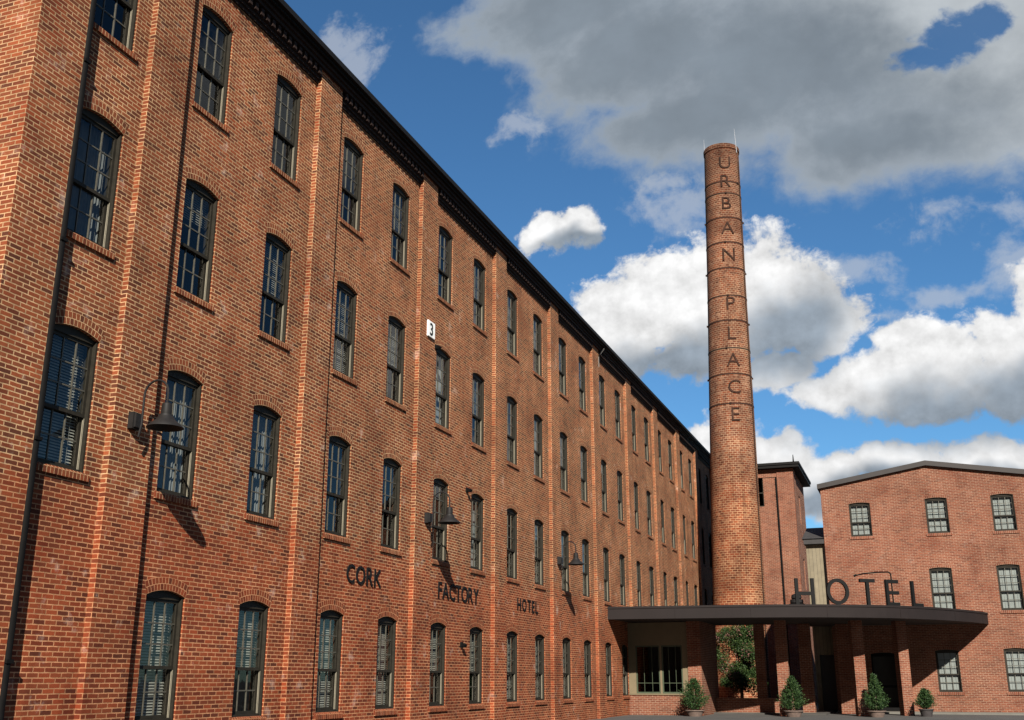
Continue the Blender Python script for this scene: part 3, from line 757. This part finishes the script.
# ------------------------------------------------------------------ tower behind the chimney
tw = empty('brick_tower', (4.3, 62, 0), 'narrow brick stair tower with dark overhanging eaves right behind the chimney', 'building')
TX0, TX1, TY0, TY1, TT = 2.95, 5.58, 62., 68.5, 12.95
mb = MB()
wall(mb, lambda u, z, d: (u, TY0 + d, z), TX0, TX1, 0, TT, [(3.30, .62, 10.85, 1.7, .08)], .22)
wall(mb, lambda u, z, d: (TX1 - d, u, z), TY0, TY1, 0, TT, [(64.9, .7, 10.2, 1.6, .08), (64.9 + 0, .7, 6.4, 1.7, .08)], .22)
mb.face([(TX0, TY0, 0), (TX0, TY0, TT), (TX0, TY1, TT), (TX0, TY1, 0)]); mb.face([(TX0, TY1, 0), (TX1, TY1, 0), (TX1, TY1, TT), (TX0, TY1, TT)])
mb.box(4.72, TX1 + .06, TY0 - .10, TY0 - .001, 0, TT, 'Yz')
mb.box(TX1 + .001, TX1 + .06, TY0 - .0995, TY0 + 1.2, 0, TT, 'xz')
mb.box(TX0, 4.718, TY0 - .05, TY0 - .001, TT - .45, TT, 'Y'); mb.box(TX0, 4.716, TY0 - .09, TY0 - .052, TT - .2, TT)
mb.build('wall', 'plain_brick', tw)
s_ = MB(); s_.box(TX0 - .1, TX1 + .42, TY0 - .42, TY1 + .3, TT + .01, TT + .16)
A_, B_, C_, D_ = (TX0 - .15, TY0 - .47, TT + .162), (TX1 + .47, TY0 - .47, TT + .162), (TX1 + .47, TY1 + .3, TT + .162), (TX0 - .15, TY1 + .3, TT + .162)
E_, F_, G_, H_ = [(p[0], p[1], TT + .30) for p in (A_, B_, C_, D_)]
for q in ([A_, B_, F_, E_], [B_, C_, G_, F_], [C_, D_, H_, G_], [D_, A_, E_, H_], [A_, D_, C_, B_]): s_.face(q)
s_.face([E_, F_, (TX1 - .9, TY0 + 1.6, TT + .62), (TX0, TY0 + 1.6, TT + .62)]); s_.face([F_, G_, (TX1 - .9, TY1 - 1, TT + .62), (TX1 - .9, TY0 + 1.6, TT + .62)])
s_.face([(TX0, TY0 + 1.6, TT + .62), (TX1 - .9, TY0 + 1.6, TT + .62), (TX1 - .9, TY1 - 1, TT + .62), H_])
s_.build('roof', 'gutter_black', tw)
s_ = MB(); s_.tube([(TX1 + .15, TY0 - .3, TT + .25), (TX1 + .15, TY0 - .3, TT + .72)], [.05, .02], 6); s_.build('finial', 'black_metal', tw)
s_ = MB(); s_.tube([(4.66, TY0 - .06, 0), (4.66, TY0 - .06, TT - .5)], .05, 8); s_.build('rain_pipe', 'black_metal', tw)
for (u, w_, z, h, ax) in ((3.30, .62, 10.85, 1.7, 'y'), (64.9, .7, 10.2, 1.6, 'x'), (64.9, .7, 6.4, 1.7, 'x')):
    mpp = (lambda a, c_, o, u=u, z=z: (u + a, TY0 + .1 - o, z + c_)) if ax == 'y' else (lambda a, c_, o, u=u, z=z: (TX1 - .1 + o, u + a, z + c_))
    f_ = MB()
    for (a, b2, c0_, c1_) in ((0, .06, 0, h), (w_ - .06, w_, 0, h), (.06, w_ - .06, h - .07, h + .05), (.06, w_ - .06, 0, .06), (.06, w_ - .06, h * .45, h * .45 + .06)):
        p_ = [mpp(a, c0_, 0), mpp(b2, c1_, -.08)]; lo = [min(p_[0][i], p_[1][i]) for i in range(3)]; hi = [max(p_[0][i], p_[1][i]) for i in range(3)]
        f_.box(lo[0], hi[0], lo[1], hi[1], lo[2], hi[2])
    wf_ = f_.build('window', 'window_paint', tw)
    p_ = MB(); p_.face([mpp(.03, .03, -.05), mpp(w_ - .03, .03, -.05), mpp(w_ - .03, h, -.05), mpp(.03, h, -.05)]); p_.build('pane', 'glass', wf_)

# ------------------------------------------------------------------ beige sided annex
an = empty('annex', (7.3, 51.65, 0), 'narrow beige vertical sided annex with dark roof edge between tower and gabled brick building', 'building')
s_ = MB(); s_.box(6.93, 7.795, 51.62, 57, 2.45, 7.38, 'z'); s_.box(6.93, 7.15, 51.62, 57, 0, 2.448, 'zZ'); s_.build('siding', 'siding', an)
s_ = MB(); s_.box(6.86, 7.797, 51.36, 57.1, 7.384, 7.62); s_.face([(6.80, 51.30, 7.622), (7.797, 51.30, 7.622), (7.797, 54.3, 8.5), (6.80, 54.3, 8.5)]); s_.face([(6.80, 54.3, 8.5), (7.797, 54.3, 8.5), (7.797, 57.2, 7.622), (6.80, 57.2, 7.622)]); s_.face([(6.80, 51.30, 7.622), (6.80, 54.3, 8.5), (6.80, 57.2, 7.622)])
s_.build('roof', 'dark_roof', an)
d_ = MB(); d_.box(7.152, 7.79, 51.72, 51.76, .06, 2.44); d_ = d_.build('door', 'interior_dark', an)
s_ = MB(); s_.tube([(7.25, 51.68, 1.1), (7.62, 51.68, 1.1)], .018, 6); s_.build('push_bar', 'rod_metal', d_)

# ------------------------------------------------------------------ gabled brick building on the right
gb = empty('gabled_brick_building', (12.4, 51.3, 0), 'red brick building with low gable and white blinds in its windows at right', 'building')
GX0, GX1, GY, PEAK = 7.8, 17.15, 51.3, 12.48
GZ0, GZ1 = 9.90, 10.68
zt = lambda u: GZ0 + (GZ1 - GZ0) * (1 - abs(u - PEAK) / (PEAK - GX0))
gw = [(9.0, 7.62, 1.50), (12.28, 7.62, 1.55), (15.0, 7.60, 1.58), (12.15, 4.22, 1.86), (14.88, 4.22, 1.90), (12.03, .86, 1.72), (14.75, .88, 1.74)]
gcol = {9.0: 9.0, 12.28: 12.15, 12.15: 12.15, 12.03: 12.15, 15.0: 14.9, 14.88: 14.9, 14.75: 14.9}
mb = MB()
# walls are built in three horizontal bands so each storey keeps its own window positions
mpg = lambda u, z, d: (u, GY + d, z)
wall(mb, mpg, GX0, GX1, 0, 3.4, [(9.36, 1.06, .07, 2.40, .06)] + [(u, .93, z, h, .05) for u, z, h in gw[5:]], .2)
wall(mb, mpg, GX0, GX1, 3.4, 7.0, [(u, .93, z, h, .05) for u, z, h in gw[3:5]], .2)
wall(mb, mpg, GX0, GX1, 7.0, 9.9, [(u, .93, z, h, .05) for u, z, h in gw[:3]], .2, ztop=zt)
GB = GY + 3.4  # unseen depth shaped so the shadow clears the tower, with a low rear wing
mb.face([(GX1, GY, 0), (GX1, GB, 0), (GX1, GB, GZ0), (GX1, GY, GZ0)]); mb.face([(GX0, GY, 0), (GX0, GY, GZ0), (GX0, GB, GZ0), (GX0, GB, 0)])
mb.face([(GX0, GB, 0), (GX0, GB, GZ0), (PEAK, GB, GZ1), (GX1, GB, GZ0), (GX1, GB, 0)])
mb.box(GX0 + .6, GX1 - .3, GB + .002, 76, 0, 4.6, 'yz')
mb.build('wall', 'plain_brick', gb)
s_ = MB()
for (xa, xb) in ((GX0 - .12, PEAK), (PEAK, GX1 + .12)):
    za, zb = GZ0 + (GZ1 - GZ0) * (1 - abs(xa - PEAK) / (PEAK - GX0)), GZ0 + (GZ1 - GZ0) * (1 - abs(xb - PEAK) / (PEAK - GX0))
    pf = [(xa, GY - .16, za + .0), (xb, GY - .16, zb + .0), (xb, GY - .16, zb + .22), (xa, GY - .16, za + .22)]
    pb = [(p[0], GB + .2, p[2]) for p in pf]
    s_.face(pf); s_.face([pf[3], pf[2], pb[2], pb[3]]); s_.face([pf[0], pb[0], pb[1], pf[1]])
    e_ = 0 if xa < PEAK - .01 else 1
    s_.face([pf[e_], pf[3 - e_], pb[3 - e_], pb[e_]])
s_.build('roof', 'trim_brown', gb)
s_ = MB(); s_.box(GX0 + .1, GX1 - .1, GY + .9, GY + 1.0, 0.1, GZ0)
for z in (3.5, 7.0): s_.box(GX0 + .1, GX1 - .1, GY + .23, GY + .9, z, z + .1)
s_.build('floor_slab', 'interior_dark', gb)
gp = {}
for (u, z, h) in gw:
    hk = round(h, 2)
    mpp = lambda a, c_, o: (a, -o, c_)
    w_ = make_window(.93, h, .05, mpp, 'closed', 'plain_rowlock', 'plain_rowlock', 1, liner=False)
    w_.location = (u, GY, z); w_.parent = gb; w_.matrix_parent_inverse = Matrix.Translation(-Vector(gb.location))
# the entrance door under the canopy
d_ = MB(); y = GY + .12
for (a, b2, z0, z1) in ((9.36, 9.43, .07, 2.5), (10.35, 10.42, .07, 2.5), (9.43, 10.35, 2.36, 2.5), (9.43, 10.35, .07, .22), (9.43, 10.35, 1.05, 1.15)): d_.box(a, b2, y - .03, y + .03, z0, z1)
d_ = d_.build('door', 'black_metal', gb)
s_ = MB(); s_.face([(9.43, y, .2), (10.35, y, .2), (10.35, y, 2.4), (9.43, y, 2.4)]); s_.build('pane', 'glass', d_)
s_ = MB(); s_.tube([(9.55, y - .07, .95), (9.55, y - .07, 1.35)], .015, 6); s_.build('handle', 'rod_metal', d_)

# ------------------------------------------------------------------ canopy
ck = [(0.0, 41.85), (1.8, 42.02), (3.5, 42.25), (5.5, 42.5), (7.3, 42.98), (9.2, 43.85), (10.86, 45.1), (12.3, 46.85), (13.4, 48.85), (14.05, 50.4), (14.3, 51.29)]
def catmull(pts, n=6):
    o_ = []
    P = [pts[0]] + pts + [pts[-1]]
    for i in range(1, len(P) - 2):
        for k in range(n):
            t_ = k / n; q = []
            for d in (0, 1):
                a, b2, c_, e = P[i - 1][d], P[i][d], P[i + 1][d], P[i + 2][d]
                q.append(.5 * (2 * b2 + (c_ - a) * t_ + (2 * a - 5 * b2 + 4 * c_ - e) * t_ ** 2 + (3 * b2 - a - 3 * c_ + e) * t_ ** 3))
            o_.append(tuple(q))
    return o_ + [pts[-1]]
front = catmull(ck)
front[0] = (.003, front[0][1])
CT, CB = 4.13, 3.66
cn = empty('entrance_canopy', (7, 46, 0), 'wide dark brown entrance canopy with curved front edge on brick columns', 'canopy')
backp = [(14.3, 51.297), (7.85, 51.297), (7.79, 51.60), (6.75, 51.60), (6.75, 49.1), (.003, 48.9)]
s_ = MB()
poly = front + backp[1:]
s_.face([(x, y, CT - .03) for x, y in poly]); s_.build('roof', 'dark_roof', cn)
s_ = MB()
for (p, q) in (((6.75, 49.1), (.003, 48.9)), ((6.75, 51.6), (6.75, 49.1))): s_.face([(*p, CB + .03), (*q, CB + .03), (*q, CT - .03), (*p, CT - .03)])
s_.face([(x, y, CB + .03) for x, y in poly][::-1]); s_.build('soffit', 'soffit', cn)
s_ = MB(); L = 0
def inset(d):
    o_ = []
    for i, (x, y) in enumerate(front):
        a = front[max(i - 1, 0)]; b2 = front[min(i + 1, len(front) - 1)]
        t_ = Vector((b2[0] - a[0], b2[1] - a[1])).normalized(); o_.append((x - t_.y * d, y + t_.x * d))
    return o_
inn = inset(.16); inn2 = inset(-.025)
for i in range(len(front) - 1):
    (xa, ya_), (xb, yb) = front[i], front[i + 1]
    s_.face([(xa, ya_, CB), (xb, yb, CB), (xb, yb, CT), (xa, ya_, CT)])
    s_.face([(xa, ya_, CT), (xb, yb, CT), (*inn[i + 1], CT), (*inn[i], CT)])
    s_.face([(*inn[i], CB), (*inn[i + 1], CB), (xb, yb, CB), (xa, ya_, CB)])
    s_.face([(*inn2[i], CT - .07), (*inn2[i + 1], CT - .07), (*inn2[i + 1], CT + .012), (*inn2[i], CT + .012)])
    s_.face([(*inn2[i], CT + .012), (*inn2[i + 1], CT + .012), (*inn[i + 1], CT + .012), (*inn[i], CT + .012)])
    s_.face([(*inn2[i], CT - .07), (xa, ya_, CT - .07), (xb, yb, CT - .07), (*inn2[i + 1], CT - .07)])
s_.build('fascia', 'fascia_brown', cn)
for i in range(9, len(front) - 3, 9):        # standing seams of the metal edge
    x, y = front[i]; a, b2 = front[i - 1], front[i + 1]; t_ = Vector((b2[0] - a[0], b2[1] - a[1], 0)).normalized()
    s_ = MB(); s_.obox((x + t_.y * .006, y - t_.x * .006, (CB + CT - .072) / 2), (t_, Vector((t_.y, -t_.x, 0)), Vector((0, 0, 1))), (.018, .009, (CT - .074 - CB) / 2)); s_.build('seam', 'fascia_brown', cn)
for (x, y, w_, d, rz, lb) in ((6.2, 45.55, .44, .40, .0, 0), (9.05, 46.6, .44, .44, -.30, 0), (10.70, 47.75, .42, .44, -.42, 0), (4.98, 48.2, .40, .40, 0, 1), (6.82, 48.7, .5, .45, 0, 1), (8.35, 49.6, .55, .5, 0, 1)):
    s_ = MB(); X_ = (math.cos(rz), -math.sin(-rz) * -1 * -1, 0)
    ax = (Vector((math.cos(rz), -math.sin(rz), 0)), Vector((math.sin(rz), math.cos(rz), 0)), Vector((0, 0, 1)))
    s_.obox((x, y, (CB + .028) / 2), ax, (w_ / 2, d / 2, (CB + .02) / 2), 1)
    cl_ = s_.build('column', 'plain_brick', cn)
    s_ = MB(); s_.obox((x, y, CB - .14), ax, (w_ / 2 + .05, d / 2 + .05, .15), 1); s_.build('capital', 'trim_brown', cl_)

# HOTEL in free standing letters on the front edge
ht = empty('hotel_sign', (9.3, 44.5, CT), 'row of free standing black letters spelling HOTEL along the canopy edge', 'sign')
def edge_at(x):
    for i in range(len(front) - 1):
        if front[i][0] <= x <= front[i + 1][0]:
            f_ = (x - front[i][0]) / (front[i + 1][0] - front[i][0]); y = front[i][1] + f_ * (front[i + 1][1] - front[i][1])
            t_ = Vector((front[i + 1][0] - front[i][0], front[i + 1][1] - front[i][1], 0)).normalized()
            return y, t_
def letter(ch, xc, w_, h=.99):
    y, t_ = edge_at(xc); nrm = Vector((t_.y, -t_.x, 0)); zc = CT + .03
    o_ = Vector((xc, y, zc)) - nrm * .32
    s_ = MB(); sw = .066; dp_ = .05
    def bar(u0, z0, u1, z1):
        p, q = Vector((u0, z0)), Vector((u1, z1)); d = (q - p).normalized(); c_ = (p + q) / 2
        a = t_ * d.x + Vector((0, 0, 1)) * d.y; b2 = nrm; e = a.cross(b2)
        s_.obox(o_ + t_ * c_.x + Vector((0, 0, c_.y)), (a, e, b2), ((q - p).length / 2, sw, dp_))
    a = w_ / 2
    if ch == 'H': bar(-a, 0, -a, h); bar(a, 0, a, h); bar(-a + sw, h * .42, a - sw, h * .42)
    if ch == 'T': bar(0, 0, 0, h - .121); bar(-a, h - .06, a, h - .06)
    if ch == 'E':
        bar(-a, 0, -a, h)
        for z in (.06, h * .5, h - .06): bar(-a + sw + .001, z, a, z)
    if ch == 'L': bar(-a, 0, -a, h); bar(-a + sw + .001, .06, a, .06)
    if ch == 'O':
        n = 40; R_ = [(a, h / 2 + .0), (a - .13, h / 2 - .13)]
        P = lambda r_, k, o2: o_ + t_ * (r_[0] * math.cos(k * 2 * math.pi / n)) + Vector((0, 0, h / 2 + r_[1] * math.sin(k * 2 * math.pi / n))) + nrm * o2
        for k in range(n):
            for o2 in (dp_, -dp_): s_.face([P(R_[0], k, o2), P(R_[0], k + 1, o2), P(R_[1], k + 1, o2), P(R_[1], k, o2)])
            for r_ in R_: s_.face([P(r_, k, -dp_), P(r_, k + 1, -dp_), P(r_, k + 1, dp_), P(r_, k, dp_)])
    # two little feet carry the letter
    for u in (-a * .5, a * .5) if ch not in 'HTEL' else ((-a, a) if ch == 'H' else ((0,) if ch == 'T' else (-a,))):
        s_.obox(o_ + t_ * u + Vector((0, 0, -.025)), (t_, nrm, Vector((0, 0, 1))), (.03, .03, .035))
    s_.build('letter', 'letter_black', ht)
for ch, x, w_ in (('H', 7.58, .62), ('O', 8.80, .90), ('T', 9.92, .66), ('E', 10.87, .58), ('L', 11.79, .54)): letter(ch, x, w_)

# gooseneck floodlamp pole behind the E, squat roof vent behind the H
gp_ = empty('lamp_arm', (10.62, 46.1, CT), 'thin dark bent arm rising behind the letter E on the canopy', 'lamp arm')
s_ = MB(); pts = [(10.62, 46.1, CT - .03), (10.62, 46.1, CT + 1.28)]
for k in range(1, 6): t_ = math.pi / 2 * k / 5; pts.append((10.62 - .12 + .12 * math.cos(t_), 46.1, CT + 1.28 + .12 * math.sin(t_)))
pts += [(10.1, 46.08, CT + 1.40), (9.6, 46.02, CT + 1.36), (9.3, 46.0, CT + 1.30)]
s_.tube(pts, .028, 8); s_.build('arm', 'black_metal', gp_, smooth=True)
s_ = MB(); s_.lathe((10.62, 46.1, CT - .03), [(.10, 0), (.10, .03), (.04, .05)], 14); s_.build('base_plate', 'black_metal', gp_)
s_ = MB(); s_.tube([(9.32, 46.0, CT + 1.325), (9.2, 46.0, CT + 1.27)], [.035, .05], 8); s_.build('lamp_head', 'black_metal', gp_)
rv = empty('roof_vent', (7.02, 44.6, CT), 'squat dark stacked roof vent on the canopy behind the letter H', 'vent')
s_ = MB(); s_.lathe((7.02, 44.6, CT - .02), [(.33, 0), (.31, .15), (.26, .17)], 20); s_.build('base', 'black_metal', rv, smooth=True)
s_ = MB(); s_.lathe((7.02, 44.6, CT - .02), [(.20, .15), (.26, .20), (.25, .32), (.17, .34), (.21, .38), (.19, .50), (.05, .56)], 20); s_.build('cowl', 'lamp_metal', rv, smooth=True)

# ------------------------------------------------------------------ glazed bay under the canopy
by = empty('entrance_bay', (1.5, 44.9, 0), 'low beige room with paired dark windows above brick base under canopy left end', 'building')
BY = 44.9
s_ = MB(); s_.box(.003, 2.49, BY, 48.7, 0, .78, 'z'); s_.box(2.492, 3.04, BY - .03, 48.7, 0, 3.685, 'z'); s_.build('brick_base', 'plain_brick', by)
s_ = MB()
s_.box(.003, .31, BY + .03, BY + .2, .84, 3.66); s_.box(1.32, 1.40, BY + .031, BY + .2, .84, 2.74); s_.box(2.26, 2.488, BY + .03, BY + .2, .84, 3.66)
s_.box(.311, 2.259, BY + .03, BY + .2, 2.741, 3.66); s_.box(.003, 2.488, BY - .04, BY + .2, .785, .838)
s_.build('beige_panel', 'beige_panel', by)
for a, b2 in ((.312, 1.318), (1.402, 2.258)):
    f_ = MB()
    for (p, q, z0, z1) in ((a, a + .05, .84, 2.74), (b2 - .05, b2, .84, 2.74), (a + .05, b2 - .05, .84, .90), (a + .05, b2 - .05, 2.68, 2.74)): f_.box(p, q, BY + .06, BY + .12, z0, z1)
    for k in (1, 2): u = a + (b2 - a) * k / 3; f_.box(u - .008, u + .008, BY + .075, BY + .105, .90, 2.68)
    for z in (1.25,): f_.box(a + .05, b2 - .05, BY + .077, BY + .103, z - .01, z + .01)
    wf_ = f_.build('window', 'green_frame', by)
    p_ = MB(); p_.face([(a, BY + .09, .86), (b2, BY + .09, .86), (b2, BY + .09, 2.72), (a, BY + .09, 2.72)]); p_.build('pane', 'glass', wf_)
s_ = MB(); s_.box(.01, 2.48, 48.5, 48.6, .05, 3.6); s_.box(.01, 2.48, BY + .21, 48.49, .5, .6); s_.build('interior', 'interior_dark', by)

lw = MB(); lw.box(3.05, 6.3, 47.75, 48.0, 0, .58, 'z'); lw.box(3.05, 6.3, 47.7, 48.05, .582, .64)
tag(lw.build('low_wall', 'plain_brick'), 'low dark brick parapet wall between the columns below the canopy', 'wall')


# ------------------------------------------------------------------ plants
def leaf(mb, p, d, n, L, w_):
    s2 = d.cross(n).normalized() * w_
    mb.face([p, p + d * L * .5 + s2, p + d * L, p + d * L * .5 - s2])


def rnd_dir(r_): 
    while True:
        v = Vector((r_.uniform(-1, 1), r_.uniform(-1, 1), r_.uniform(-1, 1)))
        if .05 < v.length < 1: return v.normalized()


def conifer(x, y, w_, h, potr, poth, potm, label, seed, cone=1.0):
    r_ = random.Random(seed)
    root = empty('potted_shrub', (x, y, 0), label, 'shrub', 'potted evergreens by the entrance')
    s_ = MB(); s_.lathe((x, y, 0), [(potr * .72, 0), (potr * .95, poth * .85), (potr * 1.06, poth * .86), (potr * 1.06, poth), (potr * .9, poth), (potr * .88, poth - .05), (.001, poth - .05)], 22)
    s_.build('pot', potm, root, smooth=True)
    s_ = MB(); s_.tube([(x, y, poth - .06), (x + .01, y, poth + h * .5), (x, y, poth + h * .85)], [.03, .02, .008], 7); s_.build('trunk', 'bark', root)
    lf = MB()
    # whorled sprays of short scale leaves
    for i in range(460):
        t_ = r_.random() ** 1.3
        z = poth + .02 + t_ * h
        prof = (1 - t_) ** (.75 * cone) * min(1, (t_ + .10) / .16) * (.86 + .28 * math.sin(i * 1.7) * r_.random())
        a = r_.uniform(0, 2 * math.pi); R_ = w_ / 2 * max(.04, prof) * (1 + .16 * math.sin(3 * a + seed + 5 * t_) + .12 * math.sin(7 * a + 11 * t_ + seed)) * r_.choice((.75, .9, 1, 1, 1.05, 1.28))
        st = Vector((x + math.cos(a) * R_ * .35, y + math.sin(a) * R_ * .35, z))
        d = Vector((math.cos(a), math.sin(a), r_.uniform(.35, 1.3))).normalized()
        L = R_ * .8 + .07
        for k in range(9):
            p = st + d * L * (k / 9) + rnd_dir(r_) * .015
            dd = (d * .8 + rnd_dir(r_) * .8).normalized()
            leaf(lf, p, dd, rnd_dir(r_), r_.uniform(.05, .10), r_.uniform(.010, .020))
    lf.build('foliage', 'conifer_leaf', root)
    return root


conifer(2.86, 44.0, 1.30, 1.12, .36, .24, 'pot_clay', 'broad potted evergreen at the left, before the brick pier by the bay window', 1, 1.1)
conifer(6.58, 44.65, 1.18, 1.18, .36, .24, 'pot_clay', 'full cone shaped potted evergreen against the brick column left of the dark doorway', 2, 1.25)
conifer(9.62, 45.5, 1.05, 1.26, .34, .24, 'pot_clay', 'slender pointed potted evergreen in front of the glazed black door', 3, 1.4)
conifer(11.42, 46.9, .74, .68, .27, .28, 'pot_dark', 'smallest potted evergreen in dark pot right of the last column', 4, 1.0)

tr_ = empty('flowering_tree', (3.25, 53.6, 0), 'small leafy tree with dull pink blossom seen under the canopy before the chimney', 'tree')
r_ = random.Random(11)
tk = MB(); crown_c = []
base = Vector((3.25, 53.6, 0))
tk.tube([base, base + Vector((.04, 0, .7)), base + Vector((-.02, 0, 1.3))], [.10, .08, .07], 8)
for i in range(9):
    a = i * 2.4; z = 1.1 + .12 * i
    e = Vector((math.cos(a) * r_.uniform(.4, .95), math.sin(a) * r_.uniform(.4, .8), 1.25 + .30 * i))
    tk.tube([base + Vector((0, 0, min(z, 1.3))), base + Vector((e.x * .4, e.y * .4, (z + e.z) / 2)), base + e], [.045, .03, .012], 6)
    crown_c.append((base + e, r_.uniform(.42, .66)))
    for q in range(3): crown_c.append((base + e + rnd_dir(r_) * .5, r_.uniform(.25, .42)))
tk.build('trunk', 'bark', tr_, smooth=True)
lf = MB(); bl_ = MB()
for c_, R_ in crown_c:
    for i in range(int(900 * R_ / .5)):
        d = rnd_dir(r_); p = c_ + d * R_ * r_.random() ** .45
        leaf(lf, p, rnd_dir(r_), rnd_dir(r_), r_.uniform(.06, .12), r_.uniform(.018, .032))
    if r_.random() < .4:
        for i in range(80):
            p = c_ + Vector((r_.gauss(0, .10), r_.gauss(0, .10) - R_ * .5, r_.gauss(0, .12)))
            leaf(bl_, p, rnd_dir(r_), rnd_dir(r_), r_.uniform(.05, .09), r_.uniform(.02, .035))
lf.build('crown', 'tree_leaf', tr_); bl_.build('blossom', 'blossom', tr_)
